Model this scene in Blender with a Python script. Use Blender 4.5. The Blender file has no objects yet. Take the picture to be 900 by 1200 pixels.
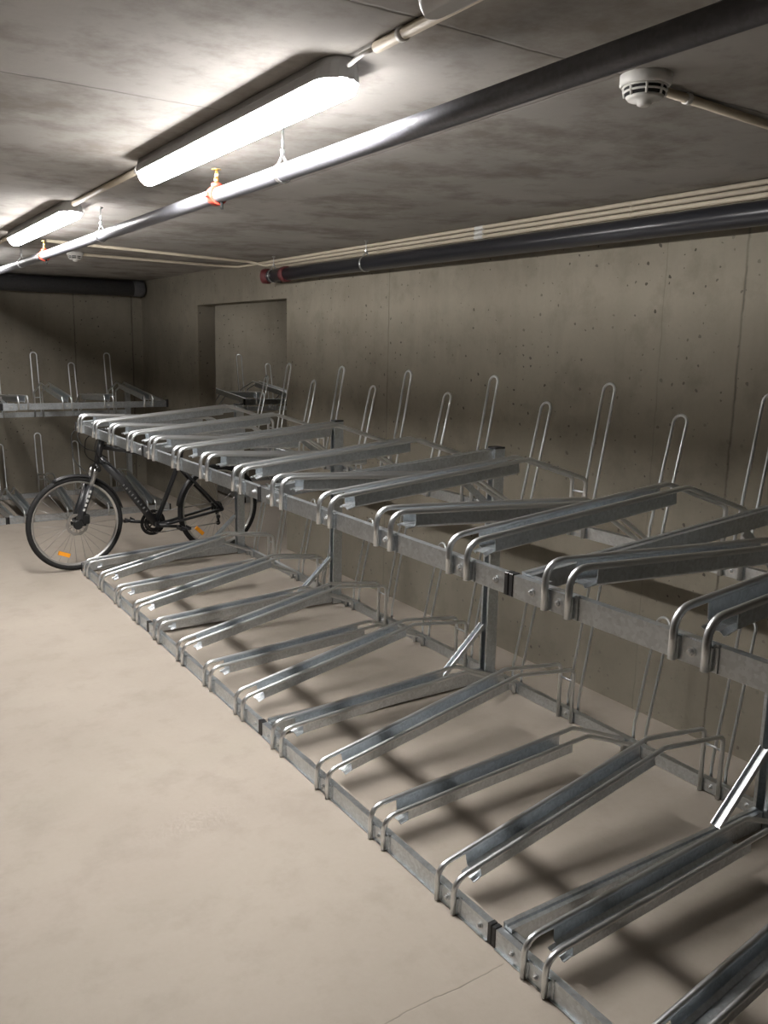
import bpy, math, random
from mathutils import Vector, Matrix
random.seed(7)
sc = bpy.context.scene
COL = sc.collection
PI = math.pi
V = Vector

# ------------------------------------------------------------------ mesh helpers
class MB:
    def __init__(self):
        self.v = []; self.f = []; self.s = []
    def add(self, vs, fs, smooth=False):
        b = len(self.v)
        self.v += [tuple(p) for p in vs]
        for f in fs:
            self.f.append([b + i for i in f]); self.s.append(smooth)
        return self
    def box(self, x0, x1, y0, y1, z0, z1, bev=0.0):
        if bev <= 0:
            vs = [(x, y, z) for z in (z0, z1) for y in (y0, y1) for x in (x0, x1)]
            fs = [(0, 2, 3, 1), (4, 5, 7, 6), (0, 1, 5, 4), (2, 6, 7, 3), (0, 4, 6, 2), (1, 3, 7, 5)]
            return self.add(vs, fs)
        b = min(bev, (x1 - x0) * .45, (y1 - y0) * .45, (z1 - z0) * .45)
        vs = []; idx = {}
        for sx in (0, 1):
            for sy in (0, 1):
                for sz in (0, 1):
                    X = (x0, x1)[sx]; Y = (y0, y1)[sy]; Z = (z0, z1)[sz]
                    ix = X + (b if sx == 0 else -b); iy = Y + (b if sy == 0 else -b); iz = Z + (b if sz == 0 else -b)
                    idx[(sx, sy, sz, 'x')] = len(vs); vs.append((X, iy, iz))
                    idx[(sx, sy, sz, 'y')] = len(vs); vs.append((ix, Y, iz))
                    idx[(sx, sy, sz, 'z')] = len(vs); vs.append((ix, iy, Z))
        fs = []
        for a in (0, 1):
            q = [(0, 0), (1, 0), (1, 1), (0, 1)]
            fs.append([idx[(a, p, r, 'x')] for p, r in (q if a else q[::-1])])
            fs.append([idx[(p, a, r, 'y')] for p, r in (q[::-1] if a else q)])
            fs.append([idx[(p, r, a, 'z')] for p, r in (q if a else q[::-1])])
        for a in (0, 1):
            for c in (0, 1):
                t = [idx[(0, a, c, 'y')], idx[(1, a, c, 'y')], idx[(1, a, c, 'z')], idx[(0, a, c, 'z')]]
                fs.append(t if (a == 0) == (c == 1) else t[::-1])
                t = [idx[(a, 0, c, 'x')], idx[(a, 1, c, 'x')], idx[(a, 1, c, 'z')], idx[(a, 0, c, 'z')]]
                fs.append(t if (a == 1) == (c == 1) else t[::-1])
                t = [idx[(a, c, 0, 'x')], idx[(a, c, 1, 'x')], idx[(a, c, 1, 'y')], idx[(a, c, 0, 'y')]]
                fs.append(t if (a == 0) == (c == 1) else t[::-1])
        for k in [(a, c, d) for a in (0, 1) for c in (0, 1) for d in (0, 1)]:
            t = [idx[k + ('x',)], idx[k + ('y',)], idx[k + ('z',)]]
            fs.append(t if sum(k) % 2 == 0 else t[::-1])
        return self.add(vs, fs)
    def extrude(self, prof, A, B, up=(0, 0, 1), smooth=False):
        """closed 2D profile (side, up) swept from A to B; side = dir x up"""
        A = V(A); B = V(B); d = (B - A).normalized(); u = V(up); u = (u - d * u.dot(d)).normalized(); s = d.cross(u)
        n = len(prof)
        vs = [A + s * p + u * q for p, q in prof] + [B + s * p + u * q for p, q in prof]
        fs = [(i, (i + 1) % n, n + (i + 1) % n, n + i) for i in range(n)]
        fs += [list(range(n))[::-1], list(range(n, 2 * n))]
        return self.add(vs, fs, smooth)
    def tube(self, pts, r, n=10, closed=False, caps=True, smooth=True):
        pts = [V(p) for p in pts]; m = len(pts)
        rs = r if isinstance(r, (list, tuple)) else [r] * m
        T = []
        for i in range(m):
            a = pts[(i - 1) % m] if (closed or i > 0) else pts[i]
            b = pts[(i + 1) % m] if (closed or i < m - 1) else pts[i]
            T.append((b - a).normalized())
        ref = V((0, 0, 1)) if abs(T[0].z) < .9 else V((1, 0, 0))
        nrm = (ref - T[0] * ref.dot(T[0])).normalized()
        vs = []
        for i in range(m):
            nrm = (nrm - T[i] * nrm.dot(T[i])).normalized(); bi = T[i].cross(nrm)
            for k in range(n):
                a = 2 * PI * k / n
                vs.append(pts[i] + (nrm * math.cos(a) + bi * math.sin(a)) * rs[i])
        fs = []
        for i in range(m if closed else m - 1):
            j = (i + 1) % m
            for k in range(n):
                k2 = (k + 1) % n
                fs.append((i * n + k, i * n + k2, j * n + k2, j * n + k))
        b = len(self.v)
        self.add(vs, fs, smooth)
        if caps and not closed:
            self.f.append([b + k for k in range(n)][::-1]); self.s.append(False)
            self.f.append([b + (m - 1) * n + k for k in range(n)]); self.s.append(False)
        return self
    def lathe(self, prof, C, axis=(0, 0, 1), n=24, smooth=True, caps=True):
        """prof: list of (radius, offset along axis)"""
        a = V(axis).normalized(); ref = V((1, 0, 0)) if abs(a.x) < .9 else V((0, 1, 0))
        e1 = (ref - a * ref.dot(a)).normalized(); e2 = a.cross(e1); C = V(C)
        vs = []
        for r, h in prof:
            for k in range(n):
                t = 2 * PI * k / n
                vs.append(C + a * h + (e1 * math.cos(t) + e2 * math.sin(t)) * r)
        fs = []
        m = len(prof)
        for i in range(m - 1):
            for k in range(n):
                k2 = (k + 1) % n
                fs.append((i * n + k, i * n + k2, (i + 1) * n + k2, (i + 1) * n + k))
        b = len(self.v)
        self.add(vs, fs, smooth)
        if caps:
            self.f.append([b + k for k in range(n)][::-1]); self.s.append(False)
            self.f.append([b + (m - 1) * n + k for k in range(n)]); self.s.append(False)
        return self
    def build(self, name, mat, parent=None):
        me = bpy.data.meshes.new(name)
        me.from_pydata(self.v, [], self.f)
        me.polygons.foreach_set('use_smooth', self.s)
        me.materials.append(mat); me.update()
        o = bpy.data.objects.new(name, me); COL.objects.link(o)
        if parent: o.parent = parent
        return o

def fillet(corners, seg=5):
    """corners: (point, radius) -> rounded polyline"""
    out = []
    n = len(corners)
    for i, (p, r) in enumerate(corners):
        p = V(p)
        if i in (0, n - 1) or r <= 0:
            out.append(p); continue
        a = (V(corners[i - 1][0]) - p); b = (V(corners[i + 1][0]) - p)
        ang = a.angle(b); t = r / math.tan(ang / 2)
        t = min(t, a.length * .48, b.length * .48)
        p0 = p + a.normalized() * t; p1 = p + b.normalized() * t
        for k in range(seg + 1):
            s = k / seg
            out.append(p0 * (1 - s) ** 2 + p * 2 * s * (1 - s) + p1 * s * s)
    return out

def thing(name, label, cat, loc=(0, 0, 0), rotz=0, group=None):
    o = bpy.data.objects.new(name, None); COL.objects.link(o); o.empty_display_size = .05
    o.location = loc; o.rotation_euler = (0, 0, rotz); o['label'] = label; o['category'] = cat
    if group: o['group'] = group
    return o
def tag(o, label, cat, group=None):
    o['label'] = label; o['category'] = cat
    if group: o['group'] = group
    return o
def struct(o):
    o['kind'] = 'structure'; return o
def dup(root, loc, rotz, label):
    r = root.copy(); COL.objects.link(r); r.location = loc; r.rotation_euler = (0, 0, rotz); r['label'] = label
    for ch in list(root.children):
        c = ch.copy(); COL.objects.link(c); c.parent = r
        for g in ch.children:
            d = g.copy(); COL.objects.link(d); d.parent = c
    return r

# ------------------------------------------------------------------ materials
def newmat(name):
    m = bpy.data.materials.new(name); m.use_nodes = True
    nt = m.node_tree; bs = nt.nodes['Principled BSDF']
    return m, nt, bs
class G:
    """small node helper"""
    def __init__(self, nt): self.nt = nt
    def n(self, t, **kw):
        x = self.nt.nodes.new(t)
        for k, v in kw.items(): setattr(x, k, v)
        return x
    def l(self, a, b): self.nt.links.new(a, b)
    def pos(self, scale=(1, 1, 1)):
        c = self.n('ShaderNodeTexCoord'); mp = self.n('ShaderNodeMapping'); mp.inputs['Scale'].default_value = scale
        self.l(c.outputs['Object'], mp.inputs['Vector']); return mp.outputs['Vector']
    def noise(self, vec, scale, detail=4, rough=.55):
        x = self.n('ShaderNodeTexNoise'); x.inputs['Scale'].default_value = scale; x.inputs['Detail'].default_value = detail
        x.inputs['Roughness'].default_value = rough; self.l(vec, x.inputs['Vector']); return x.outputs['Fac']
    def ramp(self, fac, stops):
        x = self.n('ShaderNodeValToRGB'); el = x.color_ramp.elements
        while len(el) < len(stops): el.new(.5)
        for e, (p, c) in zip(el, stops):
            e.position = p; e.color = (c, c, c, 1) if isinstance(c, (int, float)) else tuple(c) + (1,)
        self.l(fac, x.inputs['Fac']); return x.outputs['Color']
    def math(self, op, a, b=None, c=None):
        x = self.n('ShaderNodeMath', operation=op)
        for i, q in enumerate((a, b, c)):
            if q is None: continue
            if isinstance(q, (int, float)): x.inputs[i].default_value = q
            else: self.l(q, x.inputs[i])
        return x.outputs[0]
    def mix(self, fac, a, b, mode='MIX'):
        x = self.n('ShaderNodeMix', data_type='RGBA', blend_type=mode)
        for i, q in ((0, fac), (6, a), (7, b)):
            if isinstance(q, (int, float)): x.inputs[i].default_value = q if i == 0 else (q, q, q, 1)
            elif isinstance(q, tuple): x.inputs[i].default_value = q + (1,)
            else: self.l(q, x.inputs[i])
        return x.outputs[2]
    def bump(self, h, strength, dist, bs):
        x = self.n('ShaderNodeBump'); x.inputs['Strength'].default_value = strength; x.inputs['Distance'].default_value = dist
        self.l(h, x.inputs['Height']); self.l(x.outputs[0], bs.inputs['Normal'])

def line_mask(g, comp, at, w):
    """1 on a thin line where comp == at"""
    d = g.math('ABSOLUTE', g.math('SUBTRACT', comp, at))
    return g.math('SUBTRACT', 1.0, g.math('SMOOTH_MIN', g.math('DIVIDE', d, w), 1.0, .2))

def concrete(name, c0, c1, stain, joints=(), pores=True, streak_axis=None, blotch=.5, rough=.9, bscale=5.0, stain_lo=.50, stain_hi=.72):
    m, nt, bs = newmat(name); g = G(nt)
    P = g.pos()
    big = g.noise(P, 1.1, 5, .6); mid = g.noise(P, bscale, 7, .68); fine = g.noise(P, 55, 3, .6)
    col = g.mix(g.ramp(big, [(.32, 0), (.68, 1)]), c0, c1)
    if streak_axis is not None:
        st = g.noise(g.pos(streak_axis), 3.0, 4, .6)
        col = g.mix(g.math('MULTIPLY', g.ramp(st, [(.50, 0), (.75, 1)]), .28), col, stain)
    col = g.mix(g.math('MULTIPLY', g.ramp(mid, [(stain_lo, 0), (stain_hi, 1)]), blotch), col, stain)
    col = g.mix(g.math('MULTIPLY', fine, .22), col, tuple(x * .7 for x in c0))
    h = g.math('ADD', g.math('MULTIPLY', mid, .5), g.math('MULTIPLY', fine, .12))
    if pores:
        vo = g.n('ShaderNodeTexVoronoi', voronoi_dimensions='2D'); vo.inputs['Scale'].default_value = 17
        sx = g.n('ShaderNodeSeparateXYZ'); g.l(P, sx.inputs[0]); cx = g.n('ShaderNodeCombineXYZ')
        wv = g.n('ShaderNodeTexNoise'); wv.inputs['Scale'].default_value = 40; g.l(P, wv.inputs['Vector'])
        jit = g.math('MULTIPLY', g.math('SUBTRACT', wv.outputs['Fac'], .5), .02)
        g.l(g.math('ADD', g.math('ADD', sx.outputs[0], sx.outputs[1]), jit), cx.inputs[0]); g.l(g.math('ADD', sx.outputs[2], jit), cx.inputs[1])
        g.l(cx.outputs[0], vo.inputs['Vector'])
        sel = g.n('ShaderNodeSeparateColor'); g.l(vo.outputs['Color'], sel.inputs[0])
        rad = g.math('MULTIPLY', g.math('POWER', sel.outputs[0], 3.2), .135)
        pm = g.math('LESS_THAN', vo.outputs['Distance'], rad)
        pm = g.math('MULTIPLY', pm, g.ramp(g.noise(P, 1.7, 3), [(.38, .25), (.58, 1)]))
        col = g.mix(g.math('MULTIPLY', pm, .85), col, tuple(x * .22 for x in c0))
        h = g.math('SUBTRACT', h, pm)
    if joints:
        sp = g.n('ShaderNodeSeparateXYZ'); g.l(P, sp.inputs[0])
        wob = g.math('MULTIPLY', g.math('SUBTRACT', g.noise(P, 9, 4), .5), .02)
        for jt in joints:
            ax, at, w, k = jt[:4]
            mk = line_mask(g, g.math('ADD', sp.outputs[ax], wob), at, w)
            mk = g.math('MULTIPLY', mk, g.ramp(g.noise(P, 4.5, 4), [(.3, .35), (.62, 1)]))
            if len(jt) > 4:
                mk = g.math('MULTIPLY', mk, g.math('MULTIPLY', g.math('GREATER_THAN', sp.outputs[1 - ax], jt[4]), g.math('LESS_THAN', sp.outputs[1 - ax], jt[5])))
            col = g.mix(g.math('MULTIPLY', mk, k), col, tuple(x * .25 for x in c0))
            h = g.math('SUBTRACT', h, mk)
    g.l(col, bs.inputs['Base Color']); bs.inputs['Roughness'].default_value = rough
    bs.inputs['Specular IOR Level'].default_value = .25
    g.bump(h, .35, .006, bs)
    return m

def steel(name, col, rough, metal, spangle=.25, bump=.0):
    m, nt, bs = newmat(name); g = G(nt); P = g.pos()
    vo = g.n('ShaderNodeTexVoronoi'); vo.inputs['Scale'].default_value = 110; g.l(P, vo.inputs['Vector'])
    sel = g.n('ShaderNodeSeparateColor'); g.l(vo.outputs['Color'], sel.inputs[0])
    nz = g.noise(P, 9, 5, .65)
    f = g.math('ADD', g.math('MULTIPLY', sel.outputs[0], .45), g.math('MULTIPLY', nz, .75))
    lo = tuple(x * (1 - spangle) for x in col); hi = tuple(min(1, x * (1 + spangle * .6)) for x in col)
    g.l(g.mix(g.ramp(f, [(.3, 0), (.85, 1)]), lo, hi), bs.inputs['Base Color'])
    g.l(g.math('MULTIPLY_ADD', f, .10, rough), bs.inputs['Roughness'])
    bs.inputs['Metallic'].default_value = metal
    return m

def plain(name, col, rough=.5, metal=0.0, spec=.5, vary=.0, scale=30):
    m, nt, bs = newmat(name); g = G(nt)
    nz = g.noise(g.pos(), scale, 3)
    g.l(g.mix(nz, tuple(x * (1 - vary) for x in col), tuple(min(1, x * (1 + vary)) for x in col)), bs.inputs['Base Color'])
    bs.inputs['Roughness'].default_value = rough; bs.inputs['Metallic'].default_value = metal
    bs.inputs['Specular IOR Level'].default_value = spec
    return m

M = {}
WALLC = ((.195, .174, .136), (.262, .238, .19), (.128, .112, .086))
M['wall_r'] = concrete('concrete_wall', *WALLC, joints=[(1, 4.572, .008, .6), (1, 2.071, .008, .85), (1, 2.45, .004, .3), (1, 5.2, .004, .25)], streak_axis=(2, 2, .4), blotch=.5)
M['wall_b'] = concrete('concrete_back_wall', *WALLC, joints=[(0, 2.293, .009, .9), (0, 2.92, .012, .9), (0, .45, .009, .8)], streak_axis=(3, 3, .35), blotch=.35)
M['ceil'] = concrete('concrete_ceiling', (.355, .338, .315), (.475, .456, .43), (.165, .138, .112),
                     joints=[(1, 2.385, .008, .8, -6, 1.0), (1, 1.505, .007, .9, .8, 3.1), (0, 1.65, .006, .5, 1.5, 3.5), (1, 5.0, .006, .5), (1, 3.6, .005, .3)], pores=False, blotch=.62, bscale=3.2, stain_lo=.46, stain_hi=.64)
M['floor'] = concrete('concrete_floor', (.315, .276, .232), (.365, .322, .274), (.25, .218, .182), joints=[(1, 1.503, .003, .55, 1.0, 1.42)], pores=False, blotch=.5, rough=.72)
M['galv'] = steel('galvanised_steel', (.60, .635, .66), .30, 1.0, .16)
M['galvtube'] = steel('galvanised_tube', (.72, .74, .75), .28, 1.0, .0)
M['bolt'] = steel('zinc_bolt', (.66, .67, .67), .30, .95, .15)
M['pipe'] = plain('black_painted_pipe', (.018, .019, .024), .28, 0, .6, .15)
M['gpipe'] = steel('grey_steel_pipe', (.20, .205, .23), .38, .35, .12)
M['bigpipe'] = plain('dark_grey_pipe', (.10, .10, .105), .5, 0, .35, .3, 60)
M['conduit'] = plain('beige_conduit', (.60, .53, .42), .55, 0, .4, .08)
M['white'] = plain('white_plastic', (.74, .73, .70), .45, 0, .4, .03)
M['greyplastic'] = plain('grey_lamp_housing', (.50, .50, .50), .5, 0, .4, .05)
M['dark'] = plain('black_slot', (.012, .012, .012), .8)
M['rubber'] = plain('black_rubber', (.018, .018, .018), .75, 0, .3, .2, 80)
M['cap'] = plain('black_plastic', (.014, .014, .015), .45, 0, .5, .1)
M['red'] = plain('red_paint', (.42, .05, .03), .45, 0, .4, .15)
M['maroon'] = plain('dark_red_coupling', (.10, .022, .024), .5, 0, .4, .15)
M['brass'] = plain('brass', (.62, .42, .16), .32, .9, .5, .1)
M['framepaint'] = plain('black_bike_paint', (.022, .023, .025), .3, 0, .5, .1)
M['tubegrey'] = plain('charcoal_bike_paint', (.055, .057, .06), .3, .2, .5, .1)
M['alu'] = plain('silver_alloy', (.62, .61, .59), .33, .85, .5, .05)
M['rotor'] = plain('brushed_rotor', (.38, .36, .33), .4, .8)
M['blackalloy'] = plain('black_alloy', (.03, .03, .03), .35, .5, .5, .1)
M['orange'] = plain('orange_reflector', (.95, .36, .02), .25, 0, .6, .1)
M['decal'] = plain('white_decal', (.55, .55, .53), .4)
M['faintdecal'] = plain('grey_decal', (.22, .22, .22), .4)
M['spoke'] = plain('spoke_steel', (.30, .29, .28), .35, .8)
m, nt, bs = newmat('lit_diffuser'); bs.inputs['Base Color'].default_value = (.9, .9, .9, 1)
bs.inputs['Emission Color'].default_value = (1.0, .965, .94, 1); bs.inputs['Emission Strength'].default_value = 128.0
em_geo = nt.nodes.new('ShaderNodeNewGeometry'); em_sep = nt.nodes.new('ShaderNodeSeparateXYZ')
em_mul = nt.nodes.new('ShaderNodeMath'); em_mul.operation = 'MULTIPLY_ADD'; em_mul.use_clamp = False
em_max = nt.nodes.new('ShaderNodeMath'); em_max.operation = 'MINIMUM'; em_max.inputs[1].default_value = 0.0
nt.links.new(em_geo.outputs['True Normal'], em_sep.inputs[0]); nt.links.new(em_sep.outputs[2], em_max.inputs[0]); nt.links.new(em_max.outputs[0], em_mul.inputs[0])
# the LEDs inside point down: the underside of the diffuser glows strongest, its flanks less
em_mul.name = 'strength'; em_mul.inputs[1].default_value = -140.0; em_mul.inputs[2].default_value = 40.0
nt.links.new(em_mul.outputs[0], bs.inputs['Emission Strength'])
M['lit'] = m
m2 = m.copy(); m2.name = 'dim_diffuser'; m2.node_tree.nodes['strength'].inputs[1].default_value = -50.0; m2.node_tree.nodes['strength'].inputs[2].default_value = 14.0
M['dim'] = m2
m2 = m.copy(); m2.name = 'faint_diffuser'; m2.node_tree.nodes['strength'].inputs[1].default_value = -26.0; m2.node_tree.nodes['strength'].inputs[2].default_value = 8.0
M['faint'] = m2
M['frost'] = plain('frosted_diffuser', (.62, .62, .62), .4, 0, .4, .02)

# ------------------------------------------------------------------ setting
CZ = 2.29; XW = 3.036; XI = 3.21; YB = 9.57
OY0, OY1, OZ = 6.0, 7.875, 1.985
struct(MB().box(-6.2, 5.6, -9.2, YB + .2, -.2, 0).build('floor', M['floor']))
struct(MB().box(-6.2, 5.6, -9.2, YB + .2, CZ, CZ + .2).build('ceiling', M['ceil']))
w = MB()
w.box(XW, XI, -9.2, OY0, 0, CZ); w.box(XW, XI, OY1, YB, 0, CZ); w.box(XW, XI, OY0, OY1, OZ, CZ)
struct(w.build('wall_right', M['wall_r']))
struct(MB().box(-6.2, 5.6, YB, YB + .2, 0, CZ).build('wall_back', M['wall_b']))
struct(MB().box(-6.2, -6.0, -9.0, YB, 0, CZ).build('wall_left', M['wall_b']))
struct(MB().box(-6.2, XW, -9.2, -9.0, 0, CZ).build('wall_front', M['wall_b']))
w = MB(); w.box(5.4, 5.6, 4.6, YB, 0, CZ); w.box(XI, 5.4, 4.4, 4.6, 0, CZ)
struct(w.build('wall_far', M['wall_b']))

# ------------------------------------------------------------------ bike rack module (local: x along the row, y = depth, z up)
PITCH, MOD, HW = .375, 1.5045, .0395
BAY0 = .1421 + HW
DR = 1.247                     # depth of the rear legs
UF, UR = 1.017, .845           # upper tier rail heights, front and rear
def chan(wd, ht, t=.003, lip=.0):
    """C profile open to +side, (side, up) with web at side=0"""
    return [(0, 0), (wd, 0), (wd, t + lip), (wd - t, t + lip), (wd - t, t), (t, t), (t, ht - t), (wd - t, ht - t), (wd - t, ht - t - lip), (wd, ht - t - lip), (wd, ht), (0, ht)]
def rail(mod, name, y0, z0, h, depth, label=None):
    # C channel, web towards the front
    r = MB()
    A = (.016, y0, z0); B = (MOD - .016, y0, z0)
    prof = [(-a, b) for a, b in chan(depth, h, .003)]
    r.extrude(prof[::-1], A, B)
    if name == 'front_rail' and z0 < .1: r.box(.018, MOD - .018, y0 - .006, y0, z0 - .001, z0 + .0015)
    o = r.build(name, M['galv'], mod)
    for xa, xb in ((.001, .017), (MOD - .017, MOD - .001)):
        c = MB().box(xa, xb, y0 - .0025, y0 + depth + .002, z0 - .002, z0 + h + .003, .002)
        c.build('end_cap', M['cap'], o)['label'] = 'black plastic end cap'
    for xc in (.085, MOD - .05):
        b = MB(); bolt(b, xc, y0, z0 + h * .5); b.build('bolt', M['bolt'], o)
    return o
def bolt(mb, x, y, z):
    mb.lathe([(.0115, 0), (.0115, -.002), (.0085, -.0022)], (x, y + .0005, z), (0, 1, 0), 12, False)
    mb.lathe([(.0075, -.002), (.0075, -.0075), (.0045, -.008), (.0045, -.011)], (x, y, z), (0, 1, 0), 6, False)

def bay(mod, xc, corners, tray_span, zf, zr, rung_z, hold_h):
    # the tray is the part; the two bent tubes, brackets and rung belong to it
    (ya, za), (yb, zb) = tray_span
    dirv = V((0, yb - ya, zb - za)).normalized()
    A = V((xc, ya, za)); B = V((xc, yb, zb))
    so = [(-.036, .003), (-.036, -.046), (-.022, -.055), (-.014, -.047), (.014, -.047), (.022, -.055), (.036, -.046), (.036, .003)]
    si = [(.0335, .003), (.0335, -.0445), (.0215, -.052), (.0145, -.0445), (-.0145, -.0445), (-.0215, -.052), (-.0335, -.0445), (-.0335, .003)]
    t = MB(); t.extrude(so + si, A, B)
    # the floor of the tray runs on a little past the side walls, turned down at its end
    A2 = A - dirv * .034
    fl = [(-.031, -.050), (-.022, -.055), (-.014, -.047), (.014, -.047), (.022, -.055), (.031, -.050), (.031, -.0475), (.022, -.0525), (.014, -.0445), (-.014, -.0445), (-.022, -.0525), (-.031, -.0475)]
    t.extrude(fl, A2 + V((0, 0, -.006)), A)
    tr = t.build('wheel_tray', M['galv'], mod)
    for s in (-1, 1):
        pts = fillet([((xc + s * HW, y, z), r) for (y, z), r in corners], 6)
        MB().tube(pts, .0088, 12).build('side_tube', M['galvtube'], tr)
    # front bracket: plate between the tube feet with a returned flange
    b = MB()
    b.box(xc - HW - .012, xc + HW + .022, .0088, .0118, zf + .001, zf + .054)
    b.box(xc + HW + .012, xc + HW + .022, .0088, .016, zf + .056, zf + .0605)
    b.box(xc + HW + .009, xc + HW + .012, .002, .0118, zf + .004, zf + .052)
    b.box(xc - HW + .009, xc - HW + .012, .002, .0118, zf + .004, zf + .052)
    b.build('front_bracket', M['galv'], tr)
    b2 = MB(); bolt(b2, xc, .0088, zf + .028); b2.build('bracket_bolt', M['bolt'], tr)
    b = MB(); b.box(xc - HW - .012, xc + HW + .012, DR + .0088, DR + .0118, zr + .002, zr + .05)
    b.build('rear_bracket', M['galv'], tr)
    b2 = MB(); bolt(b2, xc, DR + .0088, zr + .026); b2.build('bracket_bolt', M['bolt'], tr)
    if rung_z:
        MB().tube([(xc - HW, DR, rung_z), (xc + HW, DR, rung_z)], .005, 8).build('rung', M['galv'], tr)
    # tall hoop that steadies the parked wheel
    hw = .031; y0 = DR + .052; top = hold_h
    h = MB()
    ln = V((0, .100, top - .10)).normalized()
    P = lambda s, z: (xc + s * hw, y0 + (0 if z < .10 else (z - .10) * .100 / (top - .10)), zr + z)
    pts = fillet([(P(-1, .004), 0), (P(-1, .10), .12), (P(-1, top - hw), 0)], 4)
    yt = V(P(0, top - hw))
    for k in range(1, 9):
        a = PI - PI * k / 9
        pts.append(yt + V((math.cos(a) * hw, 0, 0)) + ln * (math.sin(a) * hw))
    pts += fillet([(P(1, top - hw), 0), (P(1, .10), .12), (P(1, .004), 0)], 4)
    h.tube(pts, .0062, 8)
    h.build('wheel_holder', M['galvtube'], mod)

def head_frame(mod, X):
    # floor beam, post, brace, upper arm and its brace at the head of the section
    b = MB().extrude([(0, 0), (.034, 0), (.034, .062), (.020, .062), (.018, .058), (.016, .058), (.014, .066), (0, .066)], (X, .036, .012), (X, 1.19, .012)).build('floor_beam', M['galv'], mod)
    MB().box(X + .034, X + .095, .036, .052, .058, .0625).build('corner_plate', M['galv'], b)
    p = MB(); x0, x1, y0, y1 = X - .008, X + .046, 1.196, 1.256
    p.add([(x, y, z) for z in (.004, 1.172) for x, y in ((x0, y0), (x0 + .012, y0), (x0 + .012, y0 + .004), (x0 + .004, y0 + .004), (x0 + .004, y1 - .004), (x1 - .004, y1 - .004), (x1 - .004, y0 + .004), (x1 - .012, y0 + .004), (x1 - .012, y0), (x1, y0), (x1, y1), (x0, y1))],
          [[i, (i + 1) % 12, 12 + (i + 1) % 12, 12 + i] for i in range(12)] + [list(range(12))[::-1], list(range(12, 24))])
    p = p.build('post', M['galv'], mod)
    MB().box(x0 - .001, x1 + .001, y0 - .001, y1 + .001, 1.172, 1.181, .002).build('post_cap', M['cap'], p)['label'] = 'black plastic post cap'
    br = MB(); br.extrude([(-.017, 0), (.017, 0), (.017, .020), (.0135, .020), (.0135, .0035), (-.0135, .0035), (-.0135, .020), (-.017, .020)], (X + .020, .955, .082), (X + .020, 1.194, .300), (0, -.7, .7))
    br.build('floor_brace', M['galv'], mod)
    am = MB(); am.extrude([(0, -.052), (.034, -.052), (.034, -.003), (.020, -.003), (.018, -.006), (.016, -.006), (.014, 0), (0, 0)], (X, .0365, UF + .064), (X, 1.196, 1.172))
    a = am.build('upper_arm', M['galv'], mod)
    MB().box(X + .034, X + .095, .036, .052, UF + .0545, UF + .0585).build('corner_plate', M['galv'], a)
    ub = MB(); ub.extrude([(-.016, 0), (.016, 0), (.016, .004), (-.016, .004)], (X + .018, .945, 1.095), (X + .018, 1.200, .895), (1, 0, 0))
    ub.build('arm_brace', M['galv'], mod)
    sp = MB(); sp.box(X - .017, X + .105, .016, .032, UF - .0045, UF - .0005); sp.build('splice_plate', M['galv'], mod)

def make_module(label):
    mod = thing('two_tier_bike_rack', label, 'bike rack', group='galvanised two-tier bike racks')
    rail(mod, 'front_rail', .0118, .003, .057, .022)
    rail(mod, 'rear_rail', DR + .0118, .002, .050, .028)
    rail(mod, 'front_rail', .0118, UF, .056, .022)
    rail(mod, 'rear_rail', DR + .0118, UR, .050, .028)
    LH = [((0, .004), 0), ((0, .108), .055), ((.915, .2925), .07), ((1.247, .252), .035), ((1.247, .003), 0)]
    LL = [((0, .004), 0), ((0, .116), .055), ((.945, .172), .07), ((1.200, .070), .05), ((1.247, .055), .03), ((1.247, .003), 0)]
    UH = [((0, UF + .001), 0), ((0, 1.123), .055), ((.915, 1.207), .07), ((1.247, 1.102), .035), ((1.247, UR + .001), 0)]
    UL = [((0, UF + .001), 0), ((0, 1.140), .055), ((.935, 1.092), .07), ((1.200, .925), .05), ((1.247, .90), .03), ((1.247, UR + .001), 0)]
    def span(c, a=.10, b=.865):
        (y0, z0), _ = c[1]; (y1, z1), _ = c[2]
        f = lambda y: z0 + (z1 - z0) * (y - y0) / (y1 - y0)
        return ((a, f(a)), (b, f(b)))
    for b in range(4):
        xc = BAY0 + b * PITCH
        lo = b % 2 == 0
        c = LL if lo else LH
        bay(mod, xc, c, span(c), .003, .002, None if lo else .195, .562 if lo else .662)
        c = UL if lo else UH
        bay(mod, xc, c, span(c), UF, UR, None if lo else 1.045, .552 if lo else .657)
    head_frame(mod, .020)
    return mod
XL = 1.425
J0 = 6.0920
mod1 = make_module('far-end section of the long wall-side two-tier rack, black bicycle parked against it')
mod1.location = (XL, J0, 0); mod1.rotation_euler = (0, 0, -PI / 2)
dup(mod1, (XL, J0 - MOD, 0), -PI / 2, 'empty second section of the long two-tier rack, next after the section touching the bicycle')
dup(mod1, (XL, J0 - 2 * MOD, 0), -PI / 2, 'empty third section of the long two-tier rack, counted from the bicycle end')
dup(mod1, (XL, J0 - 3 * MOD, 0), -PI / 2, 'empty section of the long two-tier rack closest to the viewer, cut by the photo edge')
backrow = dup(mod1, (1.265, 7.977, 0), 0, 'two-tier rack section against the back wall, seen behind the bicycle front wheel')
dup(mod1, (1.265 - MOD, 7.977, 0), 0, 'two-tier rack section on the back wall, barely entering at the photo edge')
dup(mod1, (3.555, 7.977, 0), 0, 'dark two-tier rack section inside the side room, seen through the wall opening')

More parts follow.
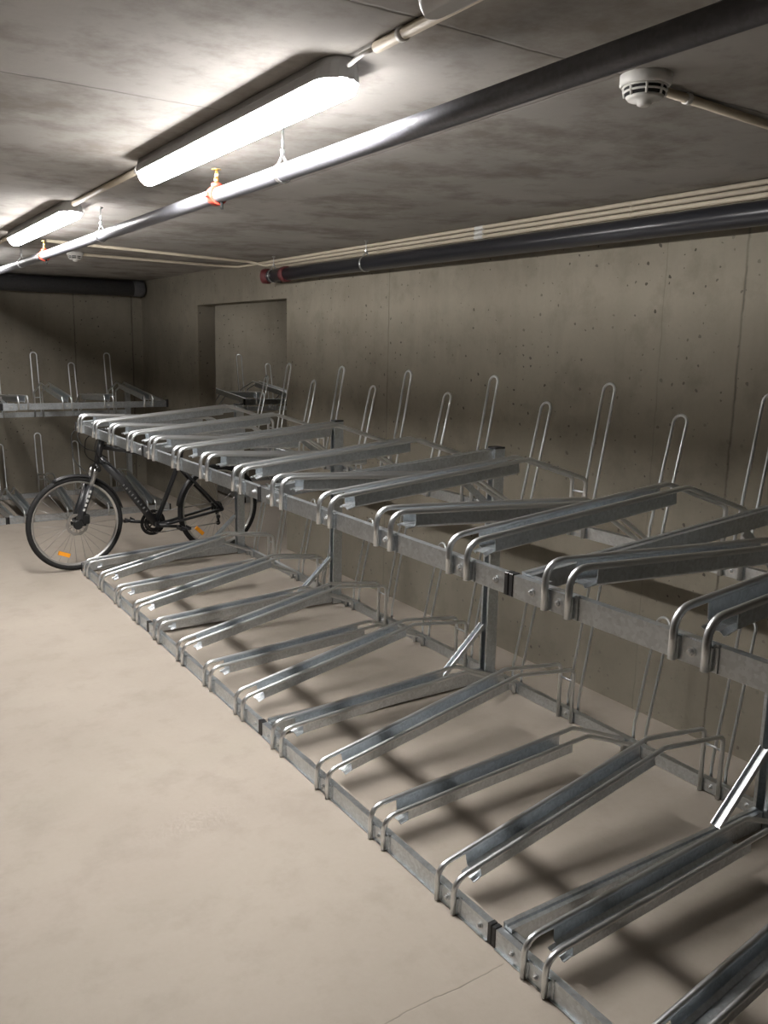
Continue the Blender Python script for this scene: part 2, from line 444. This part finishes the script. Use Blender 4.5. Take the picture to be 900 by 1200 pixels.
def end_frame(mod):
    # the row's last section closes with a second frame, its arm ending in a black cap
    n = len(mod.children)
    X = MOD - .060
    MB().extrude([(0, 0), (.034, 0), (.034, .062), (.020, .062), (.018, .058), (.016, .058), (.014, .066), (0, .066)], (X, .036, .012), (X, 1.19, .012)).build('floor_beam', M['galv'], mod)
    MB().box(X - .002, X + .046, 1.196, 1.256, .004, 1.172, .003).build('post', M['galv'], mod)
    a = MB().extrude([(0, -.052), (.034, -.052), (.034, -.003), (.020, -.003), (.018, -.006), (.016, -.006), (.014, 0), (0, 0)], (X, .0365, UF + .064), (X, 1.196, 1.172)).build('upper_arm', M['galv'], mod)
    MB().box(X + .036, X + .056, .006, .044, UF - .004, UF + .072, .003).build('end_cap', M['cap'], a)['label'] = 'black plastic end cap'
end_frame(backrow)
# ------------------------------------------------------------------ ceiling lamps
XLAMP = 1.055
def lamp_mesh(parent, y0, y1, mat_diff, x=XLAMP):
    hb = MB()
    # housing: flat tray with rounded ends
    def ring(z, w, e):
        pts = []
        for k in range(9):
            a = -PI / 2 + PI * k / 8
            pts.append((x + math.sin(a) * w, y1 - e + math.cos(a) * e, z))
        for k in range(9):
            a = PI / 2 + PI * k / 8
            pts.append((x + math.sin(a) * w, y0 + e + math.cos(a) * e, z))
        return pts
    def stack(mb, rings, smooth):
        n = len(rings[0]); vs = [p for r in rings for p in r]; fs = []
        for i in range(len(rings) - 1):
            for k in range(n):
                k2 = (k + 1) % n
                fs.append((i * n + k, i * n + k2, (i + 1) * n + k2, (i + 1) * n + k))
        b = len(mb.v); mb.add(vs, fs, smooth)
        mb.f.append([b + k for k in range(n)][::-1]); mb.s.append(False)
        mb.f.append([b + (len(rings) - 1) * n + k for k in range(n)]); mb.s.append(False)
    stack(hb, [ring(CZ - .001, .042, .04), ring(CZ - .022, .052, .050), ring(CZ - .048, .057, .056)], False)
    hb.build('lamp_housing', M['greyplastic'], parent)
    d = MB()
    stack(d, [ring(CZ - .046, .051, .050), ring(CZ - .058, .046, .045), ring(CZ - .073, .035, .035), ring(CZ - .082, .016, .018)], True)
    d.build('lamp_diffuser', mat_diff, parent)
LGROUP = 'strip lights along the ceiling conduit'
def lamp(label, y0, y1, mat):
    t = thing('strip_light', label, 'ceiling light', (0, 0, 0), 0, LGROUP)
    t.location = (XLAMP, (y0 + y1) / 2, CZ)
    thing_inner(t, y0, y1, mat)
    return t
def thing_inner(t, y0, y1, mat):
    lamp_mesh(t, y0, y1, mat)
    for c in t.children:
        for v in c.data.vertices: v.co -= t.location
        c.data.update()
lamp('large glowing white strip light nearest the viewer, beside the sprinkler pipe', 1.78, 3.22, M['lit'])
lamp('smaller looking glowing white strip light, farther along the same ceiling conduit', 4.32, 5.80, M['lit'])
lamp('unlit strip light, only its grey end showing at the top of the photo', -.15, 1.305, M['frost']).location.x = .935
lamp('added faint strip light brightening the side room, unseen behind the lintel of the opening', 8.1, 9.2, M['faint']).location.x = 4.3  # added lamp, never in view: lifts the brightness of the side room
lamp('added dim strip light, out of view, brightening the area near the back wall', 6.87, 8.33, M['dim'])  # added dimmer lamp outside the frame, fills the dark back of the room
CG = 'conduit runs between the strip lights'
def tube_thing(name, pts, r, mat, label, cat, group=None, clips=(), clipmat=None):
    o = MB().tube([tuple(p) for p in pts], r, 12).build(name, mat)
    return tag(o, label, cat, group)
def clip_on(o, P, axis, r, up=(0, 0, 1)):
    P = V(P); a = V(axis)
    c = MB().lathe([(r + .003, -.008), (r + .003, .008)], P, a, 14)
    c.build('pipe_clip', M['white'], o)
zc = CZ - .0125
o = tube_thing('electrical_conduit', [(XLAMP, 1.66, zc), (XLAMP, -.6, zc)], .0125, M['conduit'], 'beige conduit on the ceiling between the lit strip light and the unlit one', 'conduit', CG)
clip_on(o, (XLAMP, 1.56, zc), (0, 1, 0), .0125)
MB().tube(fillet([((XLAMP, 1.665, zc), 0), ((XLAMP, 1.72, zc), .03), ((XLAMP, 1.778, CZ - .020), 0)]), .005, 8).build('cable_tail', M['white'], o)
o = tube_thing('electrical_conduit', [(XLAMP, 3.23, zc), (XLAMP, 4.31, zc)], .0125, M['conduit'], 'beige ceiling conduit linking the two glowing strip lights', 'conduit', CG)
clip_on(o, (XLAMP, 3.32, zc), (0, 1, 0), .0125)
tube_thing('electrical_conduit', [(XLAMP, 5.81, zc), (XLAMP, 6.86, zc)], .0125, M['conduit'], 'ceiling conduit running on past the farther glowing strip light', 'conduit', CG)

# ------------------------------------------------------------------ sprinkler pipe and its hangers
PX, PZ, PR = 1.214, 2.154, .0262
sp = tag(MB().tube([(PX + .004, -1.5, PZ), (PX, 4.0, PZ), (PX - .02, 9.1, PZ)], PR, 20).build('sprinkler_pipe', M['gpipe']), 'grey steel sprinkler pipe hung under the ceiling beside the strip lights', 'pipe')
def sprinkler(y):
    c = MB(); c.lathe([(PR + .006, -.020), (PR + .008, -.017), (PR + .008, .017), (PR + .006, .020)], (PX, y, PZ), (0, 1, 0), 20)
    c.lathe([(.019, .024), (.019, .040), (.013, .043)], (PX, y, PZ), (0, 0, 1), 14)
    c.box(PX - PR - .018, PX - PR - .004, y - .012, y + .012, PZ - .008, PZ + .008, .002)
    c.box(PX + PR + .004, PX + PR + .018, y - .012, y + .012, PZ - .008, PZ + .008, .002)
    s = c.build('sprinkler_tee', M['red'], sp); s['label'] = 'red painted sprinkler tee'
    h = MB(); h.lathe([(.009, .042), (.009, .058), (.006, .060)], (PX, y, PZ), (0, 0, 1), 10)
    for s_ in (-1, 1):
        h.tube([(PX, y + s_ * .008, PZ + .056), (PX, y + s_ * .013, PZ + .070), (PX, y + s_ * .004, PZ + .086)], .0025, 6)
    h.tube([(PX, y, PZ + .058), (PX, y, PZ + .084)], .003, 6)
    h.lathe([(.006, .084), (.017, .087), (.017, .089)], (PX, y, PZ), (0, 0, 1), 12, False)
    h.build('sprinkler_head', M['brass'], s)
    n = MB().lathe([(.005, -.052), (.005, 0)], (PX, y - .045, PZ), (0, 0, 1), 8); n.build('drain_plug', M['blackalloy'], sp)
sprinkler(2.945); sprinkler(5.745)
def hanger(x, y, zp, r, label, group):
    h = MB()
    h.tube([(x, y, CZ), (x, y, zp + r + .03)], .004, 8)
    h.lathe([(.013, -.006), (.013, 0)], (x, y, CZ), (0, 0, 1), 10)
    h.lathe([(.008, -.006), (.008, .006)], (x, y, zp + r + .034), (0, 0, 1), 6, False)
    # clevis strap round the pipe
    loop = []
    for k in range(21):
        a = PI / 2 + .45 + (2 * PI - .9) * k / 20
        loop.append((math.cos(a) * (r + .0035), math.sin(a) * (r + .0035)))
    loop = [(0, r + .03)] + [(loop[0][0], loop[0][1])] + loop + [(0, r + .03)]
    for i in range(len(loop) - 1):
        (a0, b0), (a1, b1) = loop[i], loop[i + 1]
        if abs(a0 - a1) + abs(b0 - b1) < 1e-5: continue
        h.extrude([(-.009, -.0012), (.009, -.0012), (.009, .0012), (-.009, .0012)], (x + a0, y, zp + b0), (x + a1, y, zp + b1), (-(b1 - b0), 0, a1 - a0))
    return tag(h.build('pipe_hanger', M['bolt']), label, 'pipe hanger', group)
HG = 'clevis hangers holding pipes to the ceiling'
hanger(PX + .002, 2.43, PZ, PR, 'steel clevis hanger on the sprinkler pipe below the nearer strip light', HG)
hanger(PX - .002, 4.43, PZ, PR, 'steel clevis hanger on the sprinkler pipe beside the near end of the farther strip light', HG)
hanger(PX - .010, 6.43, PZ, PR, 'tiny clevis hanger on the sprinkler pipe beyond the farther strip light', HG)

# wall-side main with grooved couplings
WX, WZ, WR = 2.925, 2.148, .046
wp = tag(MB().tube([(WX, -2.0, WZ), (WX, 5.98, WZ)], WR, 22).build('sprinkler_main', M['pipe']), 'thick black pipe running along the wall just below the ceiling conduits', 'pipe')
el = MB().tube(fillet([((WX, 5.985, WZ), 0), ((WX, 6.10, WZ), .09), ((XW - .002, 6.10, WZ), 0)], 6), WR - .002, 20)
el.build('pipe_elbow', M['pipe'], wp)
for c, ax in (((WX, 5.80, WZ), (0, 1, 0)), ((WX - .012, 6.105, WZ), (-.75, 1, 0))):
    k = MB().lathe([(WR + .004, -.030), (WR + .011, -.024), (WR + .011, .024), (WR + .004, .030)], c, ax, 20)
    k.build('pipe_coupling', M['maroon'], wp)['label'] = 'dark red grooved coupling'
hanger(WX, 4.68, WZ, WR, 'steel clevis hanger in the middle of the black pipe along the wall', HG)
hanger(WX, 6.0, WZ, WR, 'steel clevis hanger at the red-coupled end of the black wall pipe', HG)

# conduits along the wall
r = .0102; WG = 'beige conduits along the top of the wall'
zs = [CZ - .014, CZ - .038, CZ - .062, CZ - .086]
xs = XW - r - .001
cond = []
cond.append(tube_thing('electrical_conduit', fillet([((xs, -2, zs[0]), 0), ((xs, 6.9, zs[0]), .06), ((xs - .10, 6.97, CZ - r), .05), ((1.72, 6.83, CZ - r), 0)]), r, M['conduit'], 'topmost beige conduit along the wall, bending across the ceiling to the far detector', 'conduit', WG))
cond.append(tube_thing('electrical_conduit', fillet([((xs, -2, zs[1]), 0), ((xs, 6.35, zs[1]), .06), ((xs - .10, 6.45, CZ - r), .05), ((1.30, 6.06, CZ - r), 0)]), r, M['conduit'], 'second beige wall conduit from the ceiling, bending off across the ceiling', 'conduit', WG))
cond.append(tube_thing('electrical_conduit', [(xs, -2, zs[2]), (xs, 6.2, zs[2])], r, M['conduit'], 'third beige wall conduit from the ceiling, just above the black pipe', 'conduit', WG))
cond.append(tube_thing('electrical_conduit', [(xs, -2, zs[3]), (xs, 5.9, zs[3])], r, M['conduit'], 'lowest beige wall conduit, mostly hidden behind the black pipe', 'conduit', WG))
for o, z in zip(cond[:3], zs):
    MB().lathe([(r + .0012, -.036), (r + .0012, .036)], (xs, 3.69, z), (0, 1, 0), 12).build('conduit_sleeve', M['white'], o)['label'] = 'white joint sleeve'
    for y in (1.55, 2.65, 4.7):
        MB().lathe([(r + .001, -.006), (r + .001, .006)], (xs, y, z), (0, 1, 0), 12).build('conduit_clip', M['conduit'], o)

# big pipe on the back wall
bp = tag(MB().tube([(-5.9, 9.42, 2.196), (2.93, 9.42, 2.198)], .083, 24).build('drain_pipe', M['bigpipe']), 'thick dark grey pipe under the ceiling along the back wall', 'pipe')
MB().lathe([(.084, -.05), (.088, -.045), (.088, .05), (.080, .072), (.02, .078)], (2.94, 9.42, 2.198), (1, 0, 0), 24).build('end_cap', M['bigpipe'], bp)

# smoke detectors
def detector(x, y, label):
    t = thing('smoke_detector', label, 'smoke detector', (x, y, CZ), 0, 'white smoke detectors on the ceiling')
    MB().lathe([(.060, 0), (.060, -.022), (.057, -.026)], (0, 0, 0), (0, 0, 1), 28).build('base', M['white'], t)
    MB().lathe([(.050, -.0265), (.046, -.0485), (.033, -.0495)], (0, 0, 0), (0, 0, 1), 28).build('sensor_slots', M['dark'], t)
    h = MB()
    h.lathe([(.053, -.026), (.053, -.0295), (.045, -.0298)], (0, 0, 0), (0, 0, 1), 28)
    h.lathe([(.047, -.0365), (.0512, -.0368), (.0495, -.0408), (.046, -.041)], (0, 0, 0), (0, 0, 1), 28)
    h.lathe([(.043, -.0478), (.0455, -.0482), (.038, -.056), (.018, -.0585), (.017, -.066), (.010, -.070)], (0, 0, 0), (0, 0, 1), 28)
    for k in range(8):
        a = 2 * PI * k / 8
        h.tube([(math.cos(a) * .0508, math.sin(a) * .0508, -.027), (math.cos(a) * .0468, math.sin(a) * .0468, -.050)], .0032, 6)
    h.build('head', M['white'], t)
    return t
detector(1.700, 1.475, 'white smoke detector with dark slots, close to the viewer past the sprinkler pipe')
detector(1.655, 6.79, 'small distant white smoke detector on the ceiling near the back wall')
zc2 = CZ - .012
o = tube_thing('electrical_conduit', [(1.757, 1.50, zc2), (3.0, 1.59, zc2)], .0115, M['conduit'], 'single conduit crossing the ceiling from the near smoke detector', 'conduit')
clip_on(o, (1.90, 1.51, zc2), (1, .07, 0), .0115)

# ------------------------------------------------------------------ bicycle  (local: x from front wheel contact to the rear, y away from the viewer, z up)
bk = thing('bicycle', 'black hybrid bicycle with disc brake and mudguards at the end of the rack', 'bicycle', (1.421, 6.150, 0), math.radians(4.6))
bk.rotation_euler = (math.radians(1.5), 0, math.radians(4.6))
WB, WRAD = 1.128, .345
def wheel(u, name, disc_r, refl_a):
    C = V((u, 0, WRAD))
    ringp = lambda rr, n=56: [C + V((math.cos(2 * PI * k / n) * rr, 0, math.sin(2 * PI * k / n) * rr)) for k in range(n)]
    ti = MB().tube(ringp(WRAD - .020), .020, 12, closed=True).build(name, M['rubber'], bk)
    rim = MB()
    n = 56
    prof = [(.318 - .015, -.011), (.318, -.012), (.318, .012), (.318 - .015, .011), (.318 - .024, .004), (.318 - .024, -.004)]
    vs = []; fs = []
    for k in range(n):
        a = 2 * PI * k / n
        for rr, yy in prof: vs.append(C + V((math.cos(a) * rr, yy, math.sin(a) * rr)))
    for k in range(n):
        for j in range(6):
            fs.append((k * 6 + j, k * 6 + (j + 1) % 6, ((k + 1) % n) * 6 + (j + 1) % 6, ((k + 1) % n) * 6 + j))
    rim.add(vs, fs, True); rim.build('rim', M['alu'], ti)
    s = MB()
    for k in range(28):
        a = 2 * PI * k / 28; side = .024 if k % 2 else -.024
        off = (.55 if (k // 2) % 2 else -.55)
        s.tube([C + V((math.cos(a + off) * .024, side, math.sin(a + off) * .024)), C + V((math.cos(a) * .298, 0, math.sin(a) * .298))], .0011, 5)
    s.build('spokes', M['spoke'], ti)
    h = MB().lathe([(.010, -.055), (.010, -.034), (.027, -.031), (.027, -.025), (.014, -.020), (.014, .020), (.027, .025), (.027, .031), (.010, .034), (.010, .055)], C, (0, 1, 0), 16)
    h.build('hub', M['blackalloy'], ti)
    rt = MB()
    nn = 40; ro, ri = disc_r, disc_r - .020
    vs = []; fs = []
    for k in range(nn):
        a = 2 * PI * k / nn; wv = .003 * math.cos(a * 10)
        for rr, yy in ((ro + wv, -.041), (ro + wv, -.0392), (ri - wv, -.0392), (ri - wv, -.041)): vs.append(C + V((math.cos(a) * rr, yy, math.sin(a) * rr)))
    for k in range(nn):
        for j in range(4): fs.append((k * 4 + j, k * 4 + (j + 1) % 4, ((k + 1) % nn) * 4 + (j + 1) % 4, ((k + 1) % nn) * 4 + j))
    rt.add(vs, fs)
    for k in range(6):
        a = 2 * PI * k / 6
        rt.tube([C + V((math.cos(a) * .018, -.040, math.sin(a) * .018)), C + V((math.cos(a + .45) * (ri + .002), -.040, math.sin(a + .45) * (ri + .002)))], .004, 6)
    if u == 0.0: rt.build('brake_rotor', M['rotor'], ti)
    a = refl_a; e = V((math.cos(a), 0, math.sin(a))); t_ = V((-math.sin(a), 0, math.cos(a)))
    rf = MB(); p = C + e * .235
    rf.extrude([(-.008, -.014), (.008, -.014), (.008, .014), (-.008, .014)], p - t_ * .042, p + t_ * .042, e)
    rf.build('spoke_reflector', M['orange'], ti)['label'] = 'orange spoke reflector'
    return ti
wheel(0.0, 'front_wheel', .080, math.radians(248))
wheel(WB, 'rear_wheel', .080, math.radians(226))
BB = V((.603, 0, .272)); RH = V((WB, 0, WRAD)); HB = V((.172, 0, .800)); HT = V((.202, 0, .925)); ST = V((.790, 0, .715))
fr = MB()
fr.tube([HB - V((.007, 0, .03)), HT + V((.004, 0, .016))], .024, 14)
fr.tube([HT - V((.004, 0, .035)), V((.45, 0, .835)), ST + V((-.005, 0, .0))], [.020, .018, .015], 12)
fr.tube([BB, ST, V((.815, 0, .79))], .018, 12)
fr.lathe([(.022, -.036), (.022, .036)], BB, (0, 1, 0), 16)
for s in (-1, 1):
    fr.tube(fillet([(BB + V((.02, s * .022, -.004)), 0), (BB + V((.14, s * .036, .005)), .2), (RH + V((-.02, s * .060, -.006)), 0)], 4), .0115, 8)
    fr.tube([ST + V((.01, s * .018, -.02)), ST + V((.08, s * .045, -.10)), RH + V((-.012, s * .062, .012))], .0105, 8)
    fr.lathe([(.016, s * .058), (.016, s * .066)], RH, (0, 1, 0), 12)
frame = fr.build('frame', M['framepaint'], bk)
dt = MB().tube([HB + V((.012, 0, .008)), V((.36, 0, .615)), BB + V((-.010, 0, .012))], [.027, .034, .028], 14)
dt = dt.build('down_tube', M['tubegrey'], frame)
lg = MB(); dd = (BB - HB).normalized(); nn_ = V((-dd.z, 0, dd.x))
rnd = random.Random(3)
for k in range(9):
    c = HB + (BB - HB) * (.40 + .050 * k) + V((0, -.0315, 0)) + V((.004, 0, .010))
    hh = .007 + .004 * rnd.random()
    lg.extrude([(-.0012, -hh), (.0012, -hh), (.0012, hh), (-.0012, hh)], c - dd * .004, c + dd * .004, nn_)
lg.build('down_tube_decal', M['faintdecal'], frame)
# suspension fork
FH = V((0, 0, WRAD)); CR = V((.150, 0, .735))
fk = MB(); fa = (CR - FH).normalized()
for s in (-1, 1):
    a = FH + V((0, s * .056, 0)); b = CR + V((-.05, s * .056, -.125))
    fk.tube([FH + V((-.004, s * .044, -.012)), FH + fa * .10 + V((0, s * .044, 0)), FH + fa * .29 + V((0, s * .044, 0))], [.016, .0255, .026], 12)
fk.tube([FH + fa * .285 + V((0, -.044, 0)), FH + fa * .33 + V((.030, 0, .02)), FH + fa * .285 + V((0, .044, 0))], .012, 8)
fork = fk.build('fork', M['framepaint'], bk)
st = MB()
for s in (-1, 1): st.tube([FH + fa * .27 + V((0, s * .044, 0)), FH + fa * .42 + V((0, s * .044, 0))], .0145, 12)
st.build('fork_stanchions', M['alu'], fork)['label'] = 'silver fork stanchions'
cr = MB()
c0 = FH + fa * .425
cr.tube([c0 + V((0, -.062, -.012)), c0 + V((.008, -.03, .006)), c0 + V((.008, .03, .006)), c0 + V((0, .062, -.012))], .021, 10)
cr.tube([c0, HB], .017, 10); cr.build('fork_crown', M['blackalloy'], fork)
fd = MB()
for k in range(5):
    q = FH + fa * (.115 + .034 * k) + V((0, -.0700, 0))
    fd.extrude([(-.001, -.007), (.001, -.007), (.001, .007), (-.001, .007)], q - fa * .010, q + fa * .010, (1, 0, -.2))
fd.build('fork_decal', M['decal'], fork)
cp = MB(); cp.box(.028, .085, -.066, -.028, .345, .415, .008); cp.lathe([(.030, -.066), (.034, -.060), (.034, -.046)], FH, (0, 1, 0), 16); cp.box(.02, .06, -.060, -.045, .33, .36, .004)
cp.build('brake_caliper', M['blackalloy'], fork)
# cockpit
sm = MB(); S0 = V((.222, 0, .945)); S1 = V((.150, 0, 1.006))
sm.tube([HT, S0, S0 + V((.006, 0, .045))], .019, 12); sm.tube([S0 + V((.004, 0, .03)), S1], .017, 12)
sm.build('stem', M['blackalloy'], bk)
hb = MB().tube(fillet([(S1 + V((.030, -.285, .026)), 0), (S1 + V((.012, -.12, .018)), .08), (S1 + V((0, -.04, 0)), .05), (S1 + V((0, .04, 0)), .05), (S1 + V((.012, .12, .018)), .08), (S1 + V((.030, .285, .026)), 0)], 4), .0125, 10)
hb = hb.build('handlebar', M['blackalloy'], bk)
for s in (-1, 1):
    MB().tube([S1 + V((.0185, s * .175, .0215)), S1 + V((.031, s * .290, .026))], .0165, 10).build('grip', M['rubber'], hb)
    lv = MB(); lv.box(S1.x + .012, S1.x + .042, s * .15 - .014, s * .15 + .014, S1.z - .004, S1.z + .030, .004)
    lv.tube([S1 + V((.015, s * .150, .006)), S1 + V((-.035, s * .165, -.012)), S1 + V((-.015, s * .255, -.025))], .006, 8)
    lv.build('brake_lever', M['blackalloy'], hb)
cb = MB()
def arc(pts, r=.0036): cb.tube(fillet([(V(p), .12) for p in pts], 6), r, 6)
arc([S1 + V((-.02, .14, .01)), S1 + V((-.12, .13, -.02)), S1 + V((-.13, .06, -.22)), S1 + V((-.03, -.03, -.33)), FH + V((.045, -.066, .16)), FH + V((.06, -.05, .05))])
arc([S1 + V((-.02, -.14, .01)), S1 + V((-.10, -.12, -.03)), S1 + V((-.09, -.06, -.17)), S1 + V((.01, -.03, -.23)), V((.26, -.02, .76))])
arc([S1 + V((-.01, .16, .0)), S1 + V((-.07, .17, -.05)), S1 + V((-.06, .05, -.13)), S1 + V((.03, .028, -.16)), V((.25, .022, .80))])
arc([S1 + V((-.01, -.16, .0)), S1 + V((-.05, -.13, -.10)), S1 + V((.02, -.04, -.20)), V((.27, -.026, .74)), V((.36, -.03, .60))])
cb.build('brake_cables', M['rubber'], bk)
# saddle
sd = MB().tube([V((.812, 0, .78)), V((.855, 0, .925))], .0135, 12).build('seatpost', M['blackalloy'], bk)
sa = MB(); rows = []
for k in range(9):
    t = k / 8; u = .735 + .255 * t
    wd = .018 + .060 * max(0, (t - .25) / .75) ** 1.3; zz = .950 + .018 * (t - .4) ** 2 * 4
    rows.append([(u, math.cos(a) * wd, zz + math.sin(a) * (.022 if math.sin(a) > 0 else .030)) for a in [2 * PI * j / 12 for j in range(12)]])
vs = [p for r_ in rows for p in r_]; fs = []
for i in range(8):
    for j in range(12): fs.append((i * 12 + j, i * 12 + (j + 1) % 12, (i + 1) * 12 + (j + 1) % 12, (i + 1) * 12 + j))
fs += [list(range(12))[::-1], [96 + j for j in range(12)]]
sa.add(vs, fs, True); sa.build('saddle', M['rubber'], bk)
# cranks, pedals, chain and gears
ck = MB()
for rr, yy in ((.092, .050), (.072, .044), (.055, .038)):
    n = 44; vs = []; fs = []
    for k in range(n):
        a = 2 * PI * k / n; w_ = .003 if k % 2 else -.001
        for r2, y2 in ((rr + w_, yy), (rr + w_, yy + .003), (rr - .016, yy + .003), (rr - .016, yy)): vs.append(BB + V((math.cos(a) * r2, y2, math.sin(a) * r2)))
    for k in range(n):
        for j in range(4): fs.append((k * 4 + j, k * 4 + (j + 1) % 4, ((k + 1) % n) * 4 + (j + 1) % 4, ((k + 1) % n) * 4 + j))
    ck.add(vs, fs)
for k in range(4):
    a = PI / 4 + k * PI / 2
    ck.tube([BB + V((0, .047, 0)), BB + V((math.cos(a) * .082, .047, math.sin(a) * .082))], .007, 6)
ck.lathe([(.100, .054), (.100, .056), (.080, .056), (.080, .054)], BB, (0, 1, 0), 36, False, False)
crank = ck.build('chainrings', M['blackalloy'], bk)
ca = math.radians(-8)
cd = V((math.cos(ca), 0, math.sin(ca)))
for s, d in ((-1, 1), (1, -1)):
    e = BB + cd * d * .172 + V((0, s * .075, 0))
    ar = MB().tube([BB + V((0, s * .055, 0)), BB + cd * d * .09 + V((0, s * .066, 0)), e], [.016, .013, .012], 8)
    ar.build('crank_arm', M['blackalloy'], crank)
    pd = MB(); y0 = e.y + s * .012; y1 = e.y + s * .098
    pd.box(e.x - .042, e.x + .042, min(y0, y1), max(y0, y1), e.z - .011, e.z - .004, .002)
    pd.box(e.x - .042, e.x - .034, min(y0, y1), max(y0, y1), e.z - .012, e.z + .012, .002)
    pd.box(e.x + .034, e.x + .042, min(y0, y1), max(y0, y1), e.z - .012, e.z + .012, .002)
    pd.tube([e, V((e.x, y1, e.z))], .008, 8)
    pd.build('pedal', M['cap'], crank)
ch = MB()
yk = .045
ch.tube([BB + V((.02, yk, .080)), RH + V((0, yk, .036))], .0045, 6)
ch.tube([BB + V((.02, yk, -.082)), RH + V((.03, yk, -.135))], .0045, 6)
ch.tube([RH + V((.018, yk, -.095)), RH + V((.028, yk, -.02))], .0045, 6)
ch.build('chain', M['spoke'], bk)
cs = MB()
for k in range(7):
    cs.lathe([(.022 + .0045 * k, .050 - .0035 * k), (.022 + .0045 * k, .048 - .0035 * k)], RH, (0, 1, 0), 24, False)
cs.build('cassette', M['blackalloy'], bk)
dr = MB()
dr.tube([RH + V((.005, .062, -.01)), RH + V((.020, .066, -.07))], .011, 8)
dr.tube([RH + V((.018, .050, -.075)), RH + V((.030, .048, -.135))], .010, 8)
for z in (-.085, -.135): dr.lathe([(.018, -.004), (.018, .004)], RH + V((.022, .047, z)), (0, 1, 0), 12, False)
dr.build('derailleur', M['blackalloy'], bk)
# mudguards
def guard(C, a0, a1, name, rad=.356):
    g_ = MB(); n = 22; vs = []; fs = []
    prof = [(-.027, -.013), (-.020, -.003), (0, .002), (.020, -.003), (.027, -.013), (.0255, -.0145), (.019, -.0055), (0, -.0005), (-.019, -.0055), (-.0255, -.0145)]
    for k in range(n + 1):
        a = math.radians(a0 + (a1 - a0) * k / n)
        for y, dr_ in prof: vs.append(C + V((math.cos(a) * (rad + dr_), y, math.sin(a) * (rad + dr_))))
    for k in range(n):
        for j in range(10): fs.append((k * 10 + j, (k + 1) * 10 + j, (k + 1) * 10 + (j + 1) % 10, k * 10 + (j + 1) % 10))
    fs += [list(range(10)), [n * 10 + j for j in range(10)][::-1]]
    g_.add(vs, fs, True); return g_.build(name, M['cap'], bk)
gf = guard(FH, 14, 115, 'front_mudguard')
gr = guard(RH, 20, 172, 'rear_mudguard')
ms = MB()
for s in (-1, 1):
    ms.tube([RH + V((.01, s * .062, .01)), RH + V((math.cos(.6) * .352, s * .024, math.sin(.6) * .352))], .002, 5)
ms.build('mudguard_stay', M['spoke'], gr)

# ------------------------------------------------------------------ camera and world
cam = bpy.data.cameras.new('camera'); co = bpy.data.objects.new('camera', cam); COL.objects.link(co)
yaw, pitch, roll = .5760, -.1778, .0197
fw = V((math.sin(yaw) * math.cos(pitch), math.cos(yaw) * math.cos(pitch), math.sin(pitch)))
rt = V((math.cos(yaw), -math.sin(yaw), 0)); up = rt.cross(fw)
rt2 = rt * math.cos(roll) + up * math.sin(roll); up2 = up * math.cos(roll) - rt * math.sin(roll)
mw = Matrix(((rt2.x, up2.x, -fw.x, 0), (rt2.y, up2.y, -fw.y, 0), (rt2.z, up2.z, -fw.z, 1.6459), (0, 0, 0, 1)))
co.matrix_world = mw
cam.sensor_fit = 'HORIZONTAL'; cam.sensor_width = 36; cam.lens = 991.04 / 900 * 36
cam.shift_x = (450 - 441.22) / 900; cam.shift_y = (582.15 - 600) / 900
cam.clip_start = .05
sc.camera = co
wd = bpy.data.worlds.new('world'); sc.world = wd; wd.use_nodes = True
wd.node_tree.nodes['Background'].inputs[0].default_value = (.5, .5, .5, 1)
wd.node_tree.nodes['Background'].inputs[1].default_value = .0
sc.view_settings.view_transform = 'Standard'; sc.view_settings.look = 'None'
sc.view_settings.gamma = 1; sc.view_settings.use_curve_mapping = False
sc.view_settings.exposure = 0.0
try:
    sc.cycles.use_denoising = True
    sc.cycles.max_bounces = 8
    sc.cycles.sample_clamp_indirect = 6
except Exception: pass
